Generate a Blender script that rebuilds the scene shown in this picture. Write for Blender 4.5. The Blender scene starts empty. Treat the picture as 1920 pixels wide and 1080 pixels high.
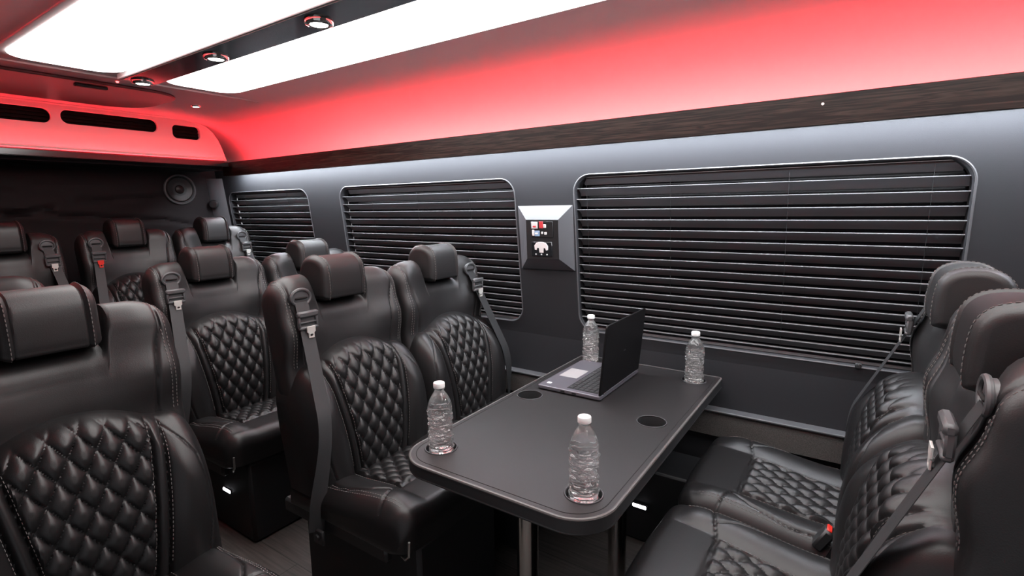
import bpy, math, random
from mathutils import Vector, Matrix
random.seed(4)
PI = math.pi
sc = bpy.context.scene
C = sc.collection

# ------------------------------------------------------------------ camera
CAMZ = 1.30
cd = bpy.data.cameras.new('camera'); cam = bpy.data.objects.new('camera', cd); C.objects.link(cam)
_X = Vector((1440, 132, -966.975)).normalized()          # world X axis seen from the camera (right, down, forward)
_Y = Vector((664, -160, 966.975)).normalized()
_Z = _X.cross(_Y)
R3 = Matrix(((_X.x, -_X.y, -_X.z), (_Y.x, -_Y.y, -_Y.z), (_Z.x, -_Z.y, -_Z.z)))
cam.matrix_world = Matrix.Translation((0, 0, CAMZ)) @ R3.to_4x4()
cd.sensor_width = 36; cd.lens = 36 * 966.975 / 1920; cd.clip_start = 0.01; cd.clip_end = 100
sc.camera = cam

# ------------------------------------------------------------------ world, exposure
w = bpy.data.worlds.new('world'); sc.world = w; w.use_nodes = True
w.node_tree.nodes['Background'].inputs[0].default_value = (0.66, 0.66, 0.7, 1)
w.node_tree.nodes['Background'].inputs[1].default_value = 0.6
sc.view_settings.view_transform = 'Standard'; sc.view_settings.look = 'None'
sc.view_settings.exposure = 0.0; sc.view_settings.gamma = 1; sc.view_settings.use_curve_mapping = False
PANEL_E = 8.5      # ceiling light panels
RED_E = 50.0       # red strip behind the wood trim
WHITE_E = 210.0      # cool white strip under the wood trim
DOWN_E = 30.0      # small downlights

# ------------------------------------------------------------------ materials
def mat(name, col, rough=.5, metal=0, spec=.5, bump=None, var=None, coat=0, trans=0, ior=1.45, emit=None, es=0, sheen=0):
    m = bpy.data.materials.new(name); m.use_nodes = True
    nt = m.node_tree; b = nt.nodes['Principled BSDF']
    b.inputs['Base Color'].default_value = (*col, 1); b.inputs['Roughness'].default_value = rough
    b.inputs['Metallic'].default_value = metal; b.inputs['Specular IOR Level'].default_value = spec
    b.inputs['Coat Weight'].default_value = coat; b.inputs['Transmission Weight'].default_value = trans
    b.inputs['IOR'].default_value = ior; b.inputs['Coat Roughness'].default_value = .12
    if sheen: b.inputs['Sheen Weight'].default_value = sheen
    if emit: b.inputs['Emission Color'].default_value = (*emit, 1); b.inputs['Emission Strength'].default_value = es
    tc = nt.nodes.new('ShaderNodeTexCoord')
    if bump:
        sc_, st, kind = bump
        if kind == 'v':
            t = nt.nodes.new('ShaderNodeTexVoronoi'); t.inputs['Scale'].default_value = sc_; out = t.outputs['Distance']
        else:
            t = nt.nodes.new('ShaderNodeTexNoise'); t.inputs['Scale'].default_value = sc_; t.inputs['Detail'].default_value = 4; out = t.outputs['Fac']
        bp = nt.nodes.new('ShaderNodeBump'); bp.inputs['Strength'].default_value = st; bp.inputs['Distance'].default_value = .001
        nt.links.new(tc.outputs['Object'], t.inputs['Vector']); nt.links.new(out, bp.inputs['Height']); nt.links.new(bp.outputs['Normal'], b.inputs['Normal'])
    if var:
        s2, c2, stretch = var
        mp = nt.nodes.new('ShaderNodeMapping'); mp.inputs['Scale'].default_value = stretch
        n = nt.nodes.new('ShaderNodeTexNoise'); n.inputs['Scale'].default_value = s2; n.inputs['Detail'].default_value = 6
        r = nt.nodes.new('ShaderNodeValToRGB'); r.color_ramp.elements[0].position = .35; r.color_ramp.elements[1].position = .7
        r.color_ramp.elements[0].color = (*col, 1); r.color_ramp.elements[1].color = (*c2, 1)
        nt.links.new(tc.outputs['Object'], mp.inputs['Vector']); nt.links.new(mp.outputs['Vector'], n.inputs['Vector'])
        nt.links.new(n.outputs['Fac'], r.inputs['Fac']); nt.links.new(r.outputs['Color'], b.inputs['Base Color'])
    return m

M = {}
M['leather'] = mat('black_leather', (.0115, .0105, .011), .47, spec=.62, bump=(420, .12, 'v'))
M['quilt'] = mat('quilted_black_leather', (.009, .0083, .0087), .41, spec=.50, bump=(420, .1, 'v'))
M['thread'] = mat('grey_thread', (.16, .145, .14), .7)
M['webbing'] = mat('seat_belt_webbing', (.024, .0245, .026), .6, bump=(900, .4, 'n'))
M['plastic'] = mat('black_plastic', (.018, .018, .019), .42)
M['grey_plastic'] = mat('grey_plastic', (.07, .07, .073), .4)
M['base'] = mat('black_carpeted_metal', (.008, .008, .009), .6)
M['chrome'] = mat('polished_chrome', (.75, .73, .70), .12, metal=1)
M['steel'] = mat('brushed_steel', (.65, .63, .60), .3, metal=1)
M['tongue'] = mat('light_steel_tongue', (.62, .60, .57), .38, metal=.35)
M['brass'] = mat('brass', (.75, .5, .18), .3, metal=1)
M['red_plastic'] = mat('red_plastic', (.65, .03, .02), .4)
M['vinyl'] = mat('dark_grey_vinyl', (.020, .0203, .0232), .62, spec=.28, bump=(700, .25, 'n'))
M['vinyl_low'] = mat('charcoal_vinyl', (.020, .0195, .021), .6, spec=.35, bump=(700, .25, 'n'))
M['carpet'] = mat('grey_carpet_trim', (.055, .053, .052), .95, bump=(600, 1.0, 'n'), var=(300, (.10, .095, .09), (1, 1, 1)))
M['slat'] = mat('dark_aluminium_slat', (.15, .148, .155), .5, spec=.5)
M['trimedge'] = mat('grey_rubber_edge', (.07, .07, .075), .4)
M['glass_dark'] = mat('night_window_glass', (.004, .004, .005), .08)
M['cove'] = mat('white_headliner', (.78, .72, .71), .6, bump=(500, .15, 'n'))
M['panel'] = mat('luminous_ceiling_panel', (.9, .9, .9), .5, emit=(1, .965, .95), es=PANEL_E)
M['panel_frame'] = mat('soft_white_panel_edge', (.6, .55, .55), .5)
M['gloss'] = mat('glossy_black_strip', (.012, .013, .015), .12, coat=.6)
M['down'] = mat('downlight_lens', (.9, .9, .9), .4, emit=(1, .95, .88), es=DOWN_E)
M['led_red'] = mat('red_light_strip', (.5, .1, .1), .5, emit=(1.0, .028, .040), es=RED_E)
M['led_white'] = mat('cool_white_light_strip', (.8, .8, .8), .5, emit=(.86, .93, 1.0), es=WHITE_E)
M['marker'] = mat('white_marker_lens', (.9, .9, 1), .4, emit=(.93, .92, 1.0), es=9)
M['reddot'] = mat('red_indicator', (.6, .05, .05), .4, emit=(1, .1, .1), es=6)
M['rearwall'] = mat('dark_brown_vinyl', (.013, .010, .011), .65, spec=.2, bump=(500, .2, 'n'))
M['black'] = mat('black_void', (.004, .003, .003), .8)
M['hatch'] = mat('dark_smoked_panel', (.10, .05, .052), .3)
M['table'] = mat('black_laminate', (.014, .012, .0125), .42, bump=(900, .2, 'n'))
M['table_edge'] = mat('table_edge_band', (.085, .078, .076), .38)
M['bottle'] = mat('clear_bottle', (1, 1, 1), .03, trans=.965, ior=1.42)
M['cap'] = mat('white_bottle_cap', (.85, .85, .84), .4)
M['laptop'] = mat('laptop_purple_grey_metal', (.12, .112, .13), .38, metal=.4)
M['lid'] = mat('laptop_lid_black', (.006, .0055, .006), .45, spec=.2)
M['key'] = mat('laptop_key', (.03, .03, .032), .4)
M['touch'] = mat('touchpad', (.30, .285, .285), .3)
M['screen'] = mat('laptop_screen', (.01, .01, .012), .1)
M['label_w'] = mat('white_switch_label', (.75, .74, .74), .5)
M['label_r'] = mat('red_switch_label', (.6, .05, .06), .5)
M['label_b'] = mat('blue_switch_label', (.3, .45, .65), .5)
M['cone'] = mat('speaker_cone', (.015, .013, .013), .4)
M['satin'] = mat('light_grey_pillar_cover', (.075, .075, .082), .45)

def wood():
    m = mat('dark_wood_veneer', (.03, .02, .016), .38, spec=.3, coat=.04)
    nt = m.node_tree; b = nt.nodes['Principled BSDF']
    tc = nt.nodes.new('ShaderNodeTexCoord'); mp = nt.nodes.new('ShaderNodeMapping'); mp.inputs['Scale'].default_value = (1.1, 9, 22)
    n = nt.nodes.new('ShaderNodeTexNoise'); n.inputs['Scale'].default_value = 4.5; n.inputs['Detail'].default_value = 9; n.inputs['Distortion'].default_value = 1.6
    r = nt.nodes.new('ShaderNodeValToRGB')
    r.color_ramp.elements[0].position = .42; r.color_ramp.elements[0].color = (.004, .003, .0025, 1)
    r.color_ramp.elements[1].position = .68; r.color_ramp.elements[1].color = (.040, .028, .021, 1)
    nt.links.new(tc.outputs['Object'], mp.inputs['Vector']); nt.links.new(mp.outputs['Vector'], n.inputs['Vector'])
    nt.links.new(n.outputs['Fac'], r.inputs['Fac']); nt.links.new(r.outputs['Color'], b.inputs['Base Color'])
    return m
M['wood'] = wood()

def floor_mat():
    m = mat('grey_wood_plank_floor', (.05, .045, .043), .5)
    nt = m.node_tree; b = nt.nodes['Principled BSDF']
    tc = nt.nodes.new('ShaderNodeTexCoord'); br = nt.nodes.new('ShaderNodeTexBrick')
    br.inputs['Scale'].default_value = 1; br.inputs['Brick Width'].default_value = 1.1; br.inputs['Row Height'].default_value = .14
    br.inputs['Mortar Size'].default_value = .0015; br.inputs['Color1'].default_value = (.060, .053, .050, 1)
    br.inputs['Color2'].default_value = (.042, .037, .035, 1); br.inputs['Mortar'].default_value = (.01, .01, .01, 1)
    mp = nt.nodes.new('ShaderNodeMapping'); mp.inputs['Scale'].default_value = (2, 40, 2)
    n = nt.nodes.new('ShaderNodeTexNoise'); n.inputs['Scale'].default_value = 3; n.inputs['Detail'].default_value = 8
    mx = nt.nodes.new('ShaderNodeMixRGB'); mx.blend_type = 'MULTIPLY'; mx.inputs['Fac'].default_value = .8
    r = nt.nodes.new('ShaderNodeValToRGB'); r.color_ramp.elements[0].color = (.5, .5, .5, 1); r.color_ramp.elements[1].color = (1.5, 1.45, 1.4, 1)
    r.color_ramp.elements[0].position = .3; r.color_ramp.elements[1].position = .7
    nt.links.new(tc.outputs['Object'], br.inputs['Vector']); nt.links.new(tc.outputs['Object'], mp.inputs['Vector'])
    nt.links.new(mp.outputs['Vector'], n.inputs['Vector']); nt.links.new(n.outputs['Fac'], r.inputs['Fac'])
    nt.links.new(br.outputs['Color'], mx.inputs['Color1']); nt.links.new(r.outputs['Color'], mx.inputs['Color2'])
    nt.links.new(mx.outputs['Color'], b.inputs['Base Color'])
    return m
M['floor'] = floor_mat()

# ------------------------------------------------------------------ mesh helpers
class MB:
    def __init__(s): s.v = []; s.f = []
    def add(s, vs, fs):
        o = len(s.v); s.v += [tuple(v) for v in vs]; s.f += [tuple(i + o for i in f) for f in fs]; return s
    def box(s, c, d, rot=None, ch=0):
        hx, hy, hz = d[0] / 2, d[1] / 2, d[2] / 2
        if ch <= 0:
            vs = [Vector((x * hx, y * hy, z * hz)) for x in (-1, 1) for y in (-1, 1) for z in (-1, 1)]
            fs = [(0, 1, 3, 2), (4, 6, 7, 5), (0, 4, 5, 1), (2, 3, 7, 6), (0, 2, 6, 4), (1, 5, 7, 3)]
        else:
            ch = min(ch, hx * .95, hy * .95, hz * .95)
            # chamfered box as a rounded superposition: three slabs' corner points
            pts = {}
            vs = []; 
            def P(x, y, z):
                k = (x, y, z)
                if k not in pts: pts[k] = len(vs); vs.append(Vector(k))
                return pts[k]
            fs = []
            for a in (0, 1, 2):
                h = [hx, hy, hz]; b_, c_ = (a + 1) % 3, (a + 2) % 3
                for sg in (1, -1):
                    q = []
                    for (u, v) in ((-1, -1), (1, -1), (1, 1), (-1, 1)):
                        p = [0, 0, 0]; p[a] = sg * h[a]; p[b_] = u * (h[b_] - ch); p[c_] = v * (h[c_] - ch); q.append(P(*p))
                    fs.append(tuple(q) if sg > 0 else tuple(reversed(q)))
            for a in (0, 1, 2):                                      # edges parallel to axis a
                h = [hx, hy, hz]; b_, c_ = (a + 1) % 3, (a + 2) % 3
                for u in (1, -1):
                    for v in (1, -1):
                        def pt(t, on):
                            p = [0, 0, 0]; p[a] = t * (h[a] - ch)
                            p[b_] = u * (h[b_] if on == b_ else h[b_] - ch); p[c_] = v * (h[c_] if on == c_ else h[c_] - ch); return P(*p)
                        q = (pt(-1, b_), pt(1, b_), pt(1, c_), pt(-1, c_))
                        fs.append(q if u * v < 0 else tuple(reversed(q)))
            for x in (1, -1):
                for y in (1, -1):
                    for z in (1, -1):
                        q = (P(x * hx, y * (hy - ch), z * (hz - ch)), P(x * (hx - ch), y * hy, z * (hz - ch)), P(x * (hx - ch), y * (hy - ch), z * hz))
                        fs.append(q if x * y * z > 0 else tuple(reversed(q)))
        if rot is not None: vs = [rot @ v for v in vs]
        return s.add([v + Vector(c) for v in vs], fs)
    def tube(s, pts, r, n=10, closed=False, cap=True):
        pts = [Vector(p) for p in pts]; m = len(pts); vs = []; fs = []
        up = None
        for i, p in enumerate(pts):
            if closed: t = pts[(i + 1) % m] - pts[i - 1]
            else: t = pts[min(i + 1, m - 1)] - pts[max(i - 1, 0)]
            t.normalize()
            if up is None:
                up = Vector((0, 0, 1)) if abs(t.z) < .9 else Vector((1, 0, 0))
            a = t.cross(up).normalized(); b = a.cross(t).normalized(); up = b
            rr = r[i] if isinstance(r, (list, tuple)) else r
            for k in range(n):
                q = 2 * PI * k / n; vs.append(p + a * math.cos(q) * rr + b * math.sin(q) * rr)
        for i in range(m if closed else m - 1):
            j = (i + 1) % m
            for k in range(n):
                l = (k + 1) % n; fs.append((i * n + k, i * n + l, j * n + l, j * n + k))
        if cap and not closed: fs.append(tuple(range(n - 1, -1, -1))); fs.append(tuple((m - 1) * n + k for k in range(n)))
        return s.add(vs, fs)
    def lathe(s, prof, n=32, c=(0, 0, 0), wob=None, cap=True):
        vs = []; fs = []
        for i, (r, z) in enumerate(prof):
            for k in range(n):
                a = 2 * PI * k / n; rr = r + (wob(a, z, r) if wob else 0)
                vs.append((c[0] + rr * math.cos(a), c[1] + rr * math.sin(a), c[2] + z))
        for i in range(len(prof) - 1):
            for k in range(n):
                l = (k + 1) % n; fs.append((i * n + k, i * n + l, (i + 1) * n + l, (i + 1) * n + k))
        if cap: fs.append(tuple(range(n - 1, -1, -1))); fs.append(tuple((len(prof) - 1) * n + k for k in range(n)))
        return s.add(vs, fs)
    def loft(s, loops, cap=True):
        n = len(loops[0]); vs = [p for L in loops for p in L]; fs = []
        for i in range(len(loops) - 1):
            for k in range(n):
                l = (k + 1) % n; fs.append((i * n + k, (i + 1) * n + k, (i + 1) * n + l, i * n + l))
        if cap: fs.append(tuple(range(n))); fs.append(tuple((len(loops) - 1) * n + k for k in reversed(range(n))))
        return s.add(vs, fs)
    def grid(s, nu, nv, fn, flip=False):
        vs = [fn(i / nu, j / nv) for i in range(nu + 1) for j in range(nv + 1)]; fs = []
        for i in range(nu):
            for j in range(nv):
                a = i * (nv + 1) + j; q = (a, a + nv + 1, a + nv + 2, a + 1); fs.append(q[::-1] if flip else q)
        return s.add(vs, fs)
    def mesh(s, name, smooth=True, fix=True):
        me = bpy.data.meshes.new(name); me.from_pydata(s.v, [], s.f)
        import bmesh
        bm = bmesh.new(); bm.from_mesh(me); bmesh.ops.remove_doubles(bm, verts=bm.verts, dist=1e-6)
        if fix: bmesh.ops.recalc_face_normals(bm, faces=bm.faces)
        bm.to_mesh(me); bm.free()
        if smooth:
            me.polygons.foreach_set('use_smooth', [True] * len(me.polygons))
            me.set_sharp_from_angle(angle=math.radians(38))
        me.update(); return me
    def build(s, name, m, parent=None, smooth=True, fix=True, loc=None):
        me = s.mesh(name, smooth, fix); me.materials.append(m); o = bpy.data.objects.new(name, me); C.objects.link(o)
        if parent: o.parent = parent
        if loc: o.location = loc
        return o

def thing(name, label, cat, loc=(0, 0, 0), rz=0, group=None):
    o = bpy.data.objects.new(name, None); C.objects.link(o); o.empty_display_size = .05
    o.location = loc; o.rotation_euler = (0, 0, rz); o['label'] = label; o['category'] = cat
    if group: o['group'] = group
    return o
def tag(o, label, cat, group=None):
    o['label'] = label; o['category'] = cat
    if group: o['group'] = group
    return o
def struct(o, label=None):
    o['kind'] = 'structure'
    if label: o['label'] = label
    return o
def copy_tree(o, parent=None):
    c = o.copy(); C.objects.link(c); c.parent = parent
    for ch in list(o.children): copy_tree(ch, c)
    return c

def curve_plate(name, outlines, thick, bevel, m, parent=None, xform=None, res=2):
    """filled outline (first) with holes (others), extruded along its normal"""
    cu = bpy.data.curves.new(name, 'CURVE'); cu.dimensions = '2D'; cu.fill_mode = 'BOTH'
    cu.extrude = thick / 2 - bevel; cu.bevel_depth = bevel; cu.bevel_resolution = res
    if bevel: cu.offset = -bevel
    for ol in outlines:
        sp = cu.splines.new('POLY'); sp.points.add(len(ol) - 1); sp.use_cyclic_u = True
        for i, p in enumerate(ol): sp.points[i].co = (p[0], p[1], 0, 1)
    ob = bpy.data.objects.new(name + '_tmp', cu); C.objects.link(ob)
    dg = bpy.context.evaluated_depsgraph_get(); me = bpy.data.meshes.new_from_object(ob.evaluated_get(dg))
    bpy.data.objects.remove(ob); me.name = name
    if xform is not None: me.transform(xform)
    me.materials.clear(); me.materials.append(m)
    me.polygons.foreach_set('use_smooth', [True] * len(me.polygons)); me.set_sharp_from_angle(angle=math.radians(38))
    o = bpy.data.objects.new(name, me); C.objects.link(o)
    if parent: o.parent = parent
    return o
def rrect(x0, x1, y0, y1, r, n=8):
    """rounded rectangle, r = one radius or four (x1y1, x0y1, x0y0, x1y0)"""
    if not isinstance(r, (list, tuple)): r = (r,) * 4
    P = []
    for (cx, cy, a0, rr) in ((x1 - r[0], y1 - r[0], 0, r[0]), (x0 + r[1], y1 - r[1], 90, r[1]), (x0 + r[2], y0 + r[2], 180, r[2]), (x1 - r[3], y0 + r[3], 270, r[3])):
        if rr < 1e-5: P.append((cx, cy)); continue
        for k in range(n + 1):
            a = math.radians(a0 + 90 * k / n); P.append((cx + rr * math.cos(a), cy + rr * math.sin(a)))
    return P
def circ(cx, cy, r, n=40): return [(cx + r * math.cos(2 * PI * k / n), cy + r * math.sin(2 * PI * k / n)) for k in range(n)]
def lerp(a, b, t): return a + (b - a) * t
def interp(tbl, x):
    if x <= tbl[0][0]: return tbl[0][1]
    for (a, b), (c, d) in zip(tbl, tbl[1:]):
        if x <= c: return lerp(b, d, (x - a) / (c - a))
    return tbl[-1][1]
def sstep(a, b, x):
    t = max(0, min(1, (x - a) / (b - a))); return t * t * (3 - 2 * t)
def rounded(d, r):
    t = max(0, min(1, d / r)); return math.sqrt(max(0, 1 - (1 - t) ** 2))

# ------------------------------------------------------------------ the setting
X0, X1 = -3.95, 1.25
WPROF = [(0, 2.05), (.70, 2.05), (1.48, 1.965), (1.70, 1.942), (1.80, 1.942)]
WY = lambda z: interp(WPROF, z)
HZ0, HZ1 = .75, 1.43                                   # window opening
WINS = [(-3.80, -2.865), (-2.56, -1.325), (-1.025, .255)]

mb = MB(); mb.box(((X0 + X1) / 2, 1.0, -.02), (X1 - X0, 2.2, .04)); struct(mb.build('floor', M['floor'], smooth=False))
mb = MB(); mb.box((-3.42, 1.0, .06), (1.05, 2.08, .12), ch=.008); struct(mb.build('floor_step', M['base']))

def hole_loop(x0, x1, z0, z1, r, n=10): return rrect(x0, x1, z0, z1, r, n)
def ray_to_rect(p, c, x0, x1, z0, z1):
    dx, dz = p[0] - c[0], p[1] - c[1]; t = 1e9
    if dx > 1e-9: t = min(t, (x1 - c[0]) / dx)
    if dx < -1e-9: t = min(t, (x0 - c[0]) / dx)
    if dz > 1e-9: t = min(t, (z1 - c[1]) / dz)
    if dz < -1e-9: t = min(t, (z0 - c[1]) / dz)
    return (c[0] + dx * t, c[1] + dz * t)
mb = MB()
cells = []
for (a, b) in WINS: cells.append((a - .07, b + .07))
CZ0, CZ1 = .70, 1.48
def wallgrid(x0, x1, z0, z1, nz=1): mb.grid(1, nz, lambda u, v: (lerp(x0, x1, u), WY(lerp(z0, z1, v)), lerp(z0, z1, v)))
wallgrid(X0, X1, 0, CZ0, 1); wallgrid(X0, X1, CZ1, 1.585, 1)
edges = [X0] + [e for c in cells for e in c] + [X1]
for i in range(0, len(edges), 2): wallgrid(edges[i], edges[i + 1], CZ0, CZ1)
frames = []
for (a, b), (ca, cb) in zip(WINS, cells):
    H = []
    # straight sides subdivided so the corner cells stay regular
    L = hole_loop(a, b, HZ0, HZ1, .075)
    for i, p in enumerate(L):
        q = L[(i + 1) % len(L)]; d = math.dist(p, q); k = max(1, int(d / .12))
        for j in range(k): H.append((lerp(p[0], q[0], j / k), lerp(p[1], q[1], j / k)))
    c = ((a + b) / 2, (HZ0 + HZ1) / 2)
    # outer rectangle: closest matching border points + exact corners
    def outer(p):
        x, z = p; dd = {'l': x - ca, 'r': cb - x, 'b': z - CZ0, 't': CZ1 - z}
        k = min(dd, key=dd.get)
        cx = ca if x < c[0] else cb; cz = CZ0 if z < c[1] else CZ1
        ex = min(abs(x - a), abs(x - b)); ez = min(abs(z - HZ0), abs(z - HZ1))
        if ex < .075 and ez < .075:                       # in the corner: aim outwards to the border
            ox = (a if x < c[0] else b); oz = (HZ0 if z < c[1] else HZ1)
            ccx = a + .075 if x < c[0] else b - .075; ccz = HZ0 + .075 if z < c[1] else HZ1 - .075
            dx, dz = abs(x - ccx), abs(z - ccz)
            Lx, Lz = abs(cx - ccx), abs(cz - ccz)
            t = min(Lx / max(dx, 1e-6), Lz / max(dz, 1e-6))
            return (ccx + math.copysign(dx * t, cx - ccx), ccz + math.copysign(dz * t, cz - ccz))
        return {'l': (ca, z), 'r': (cb, z), 'b': (x, CZ0), 't': (x, CZ1)}[k]
    O = [outer(p) for p in H]; n = len(H)
    vs = [(x, WY(z), z) for x, z in O] + [(x, WY(z), z) for x, z in H]
    for (off, dy) in ((.002, .001), (.005, .004), (.007, .010), (.008, .05)):
        for (x, z) in H:
            # move towards the centre of the hole
            dx = -math.copysign(min(off, abs(x - c[0])), x - c[0]) if abs(x - a) < .08 or abs(x - b) < .08 else 0
            dz = -math.copysign(off, z - c[1]) if abs(z - HZ0) < .08 or abs(z - HZ1) < .08 else 0
            vs.append((x + dx, WY(z) + dy, z + dz))
    fs = []
    for ring in range(5):
        for i in range(n):
            j = (i + 1) % n; fs.append((ring * n + i, ring * n + j, (ring + 1) * n + j, (ring + 1) * n + i))
    mb.add(vs, fs)
    # fill the outer rectangle's corner wedge
    for sx in (ca, cb):
        for sz in (CZ0, CZ1):
            cand = [(math.dist(p, (sx, sz)), i) for i, p in enumerate(O)]
            onx = [p for p in O if abs(p[0] - sx) < 1e-6]; onz = [p for p in O if abs(p[1] - sz) < 1e-6]
            if onx and onz:
                p = min(onx, key=lambda p: abs(p[1] - sz)); q = min(onz, key=lambda p: abs(p[0] - sx))
                if math.dist(p, q) > 1e-6 and math.dist(p, (sx, sz)) > 1e-6 and math.dist(q, (sx, sz)) > 1e-6:
                    mb.add([(sx, WY(sz), sz), (p[0], WY(p[1]), p[1]), (q[0], WY(q[1]), q[1])], [(0, 1, 2)])
    frames.append([(x, WY(z) + .001, z) for x, z in H])
wall = mb.build('wall_back', M['vinyl'], smooth=False, fix=False)
for p in wall.data.polygons:
    if p.normal.y > .02: p.flip()
struct(wall, 'dark grey vinyl van wall with three shuttered windows')

# lower part of the window wall: charcoal panel and carpeted strip with a metal nosing
mb = MB(); mb.box(((X0 + X1) / 2, 2.036, .456), (X1 - X0, .04, .10)); cp = struct(mb.build('baseboard_back', M['carpet'], smooth=False), 'grey carpeted strip along the wall under the windows')
mb = MB(); mb.box(((X0 + X1) / 2, 2.028, .510), (X1 - X0, .05, .008), ch=.002); mb.build('nosing', M['trimedge'], cp)

for i, ((a, b), fr) in enumerate(zip(WINS, frames)):
    mb = MB(); mb.tube(fr, .0035, 6, closed=True); wf = struct(mb.build('window_%d' % (i + 1), M['trimedge']))
    mb = MB(); mb.grid(1, 1, lambda u, v: (lerp(a - .02, b + .02, u), WY(lerp(HZ0 - .02, HZ1 + .02, v)) + .075, lerp(HZ0 - .02, HZ1 + .02, v)))
    mb.build('pane', M['glass_dark'], wf)
    mb = MB()
    mb.tube([(x, y + .05, z) for x, y, z in fr], .004, 4, closed=True); mb.build('seal', M['black'], wf)

# blinds
def blind(x0, x1, label, cords, clip=None):
    t = thing('venetian_blind', label, 'blind', ((x0 + x1) / 2, WY(HZ1) + .035, HZ1), group='black venetian blinds on the windows')
    bx, by, bz = t.location
    mb = MB(); z = HZ1 - .022; k = 0; zs = []
    while z > HZ0 + .012:
        zs.append(z); z -= lerp(.046, .029, (HZ1 - z) / (HZ1 - HZ0))
    for z in zs:
        yc = WY(z) + .037
        prof = []
        for d, h in ((-.0290, .0114), (-.0245, .0122), (-.0200, .0127), (-.0150, .0122), (-.0095, .0096), (-.003, .0050), (.005, -.0010), (.013, -.0078), (.022, -.0168)):
            prof.append((yc + d, z + h))                       # room edge raised and curling level, wall edge down
        lower = [(y, zz - .0016) for y, zz in reversed(prof)]
        loop = prof + lower
        xa, xb = x0 + .004, x1 - .004
        r = .075                                              # follow the rounded corners
        for (zc, sg) in ((HZ1 - r, 1), (HZ0 + r, -1)):
            e = sg * (z - zc)
            if e > 0: ins = r - math.sqrt(max(0, r * r - e * e)); xa += ins; xb -= ins
        mb.loft([[(xa - bx, y - by, zz - bz) for y, zz in loop], [(xb - bx, y - by, zz - bz) for y, zz in loop]])
    mb.build('slats', M['slat'], t)
    mb = MB()
    mb.box(((0), .0 + .0, -.010), (x1 - x0 - .10, .03, .016)); mb.build('headrail', M['plastic'], t)
    mb = MB(); mb.box((0, WY(HZ0) + .037 - by, HZ0 + .012 - bz), (x1 - x0 - .08, .03, .012), ch=.002); mb.build('bottom_rail', M['slat'], t)
    for cx in cords:
        mb = MB(); mb.tube([(cx - bx, WY(z) + .0125 - by, z - bz) for z in (HZ1 - .01, HZ0 + .02)], .0006, 5); mb.build('cord', M['plastic'], t)
    if clip is not None:
        mb = MB(); mb.box((clip - bx, WY(HZ0) + .002 - by, HZ0 + .005 - bz), (.02, .012, .02), ch=.003); mb.tube([(clip - bx, WY(HZ0) + .0 - by, HZ0 + .006 - bz), (clip - bx, WY(HZ0) - .014 - by, HZ0 + .006 - bz)], .006, 10)
        mb.build('clip', M['plastic'], t)
    return t
blind(*WINS[0], 'small black blind on the rearmost window, beside the rear bench', (-3.6, -3.1))
blind(*WINS[1], 'middle black venetian blind behind the forward-facing seat pairs', (-2.3, -1.95, -1.6))
blind(*WINS[2], 'widest black venetian blind, above the table with the laptop', (-.97, -.62, -.22, .16), clip=.02)

# wood trim (valance), led strips, cove, ceiling
VY, VZ0, VZ1 = 1.86, 1.532, 1.622
CEIL = 1.875
mb = MB(); mb.box(((-3.62 + X1) / 2, VY + .008, (VZ0 + VZ1) / 2), (X1 + 3.62, .016, VZ1 - VZ0), ch=.002); tr = struct(mb.build('trim_1', M['wood']), 'glossy dark wood trim running above the windows')
mb = MB(); mb.box(((-3.62 + X1) / 2, VY + .085, (VZ0 + VZ1) / 2), (X1 + 3.62, .140, .02)); mb.build('shelf', M['vinyl'], tr)
mb = MB(); mb.box(((-3.6 + X1) / 2, VY + .030, VZ0 + .016), (X1 + 3.56, .016, .008)); mb.build('white_light_strip', M['led_white'], tr)
mb = MB(); mb.box(((-3.6 + X1) / 2, VY + .032, (VZ0 + VZ1) / 2 + .016), (X1 + 3.56, .018, .008)); mb.build('red_light_strip', M['led_red'], tr)
mb = MB()
for px in (-.13,):
    mb.tube([(px, VY - .001, VZ1 - .028), (px, VY - .003, VZ1 - .028)], .004, 10)
mb.build('screw_cap', M['steel'], tr)

cprof = [(2.02, 1.57), (2.02, 1.645), (2.008, 1.69), (1.98, 1.73), (1.935, 1.77), (1.87, 1.806), (1.79, 1.836), (1.70, 1.858), (1.60, 1.870), (1.48, CEIL)]
cprof = [(y, z) for y, z in cprof] + [(1.02, CEIL)] + [(.40, CEIL), (.30, 1.868), (.2, 1.845), (.10, 1.80), (.02, 1.73), (-.03, 1.66), (-.03, 1.56)]
mb = MB(); n = len(cprof)
vs = []; fs = []
for i, (y, z) in enumerate(cprof): vs += [(X0, y, z), (X1, y, z)]
for i in range(n - 1): fs.append((2 * i, 2 * i + 1, 2 * i + 3, 2 * i + 2))
mb.add(vs, fs); o = mb.build('ceiling', M['cove']); struct(o, 'white headliner glowing red above the wood trim')
# near side: upper wall, header over the open sliding door, rear part of the wall
mb = MB()
mb.box((-2.55, -.07, .83), (2.8, .04, 1.66)); mb.box((1.10, -.07, .83), (.3, .04, 1.66)); mb.box((-.1, -.07, 1.72), (2.1, .04, .2))
mb.box((-.1, -.07, 1.60), (2.1, .04, .1))
struct(mb.build('wall_front', M['vinyl_low'], smooth=False), 'near side wall of the van with the open sliding doorway')
mb = MB(); mb.box(((X0 + X1) / 2, .035, 1.60), (X1 - X0, .016, .08), ch=.002)
tr2 = struct(mb.build('trim_2', M['wood']), 'dark wood trim along the near side')
mb = MB(); mb.box(((X0 + X1) / 2, .0, 1.60), (X1 - X0, .05, .02)); mb.build('shelf', M['vinyl'], tr2)
mb = MB(); mb.box(((X0 + X1) / 2, .005, 1.615), (X1 - X0 - .1, .014, .008)); mb.build('red_light_strip', M['led_red'], tr2)
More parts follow.
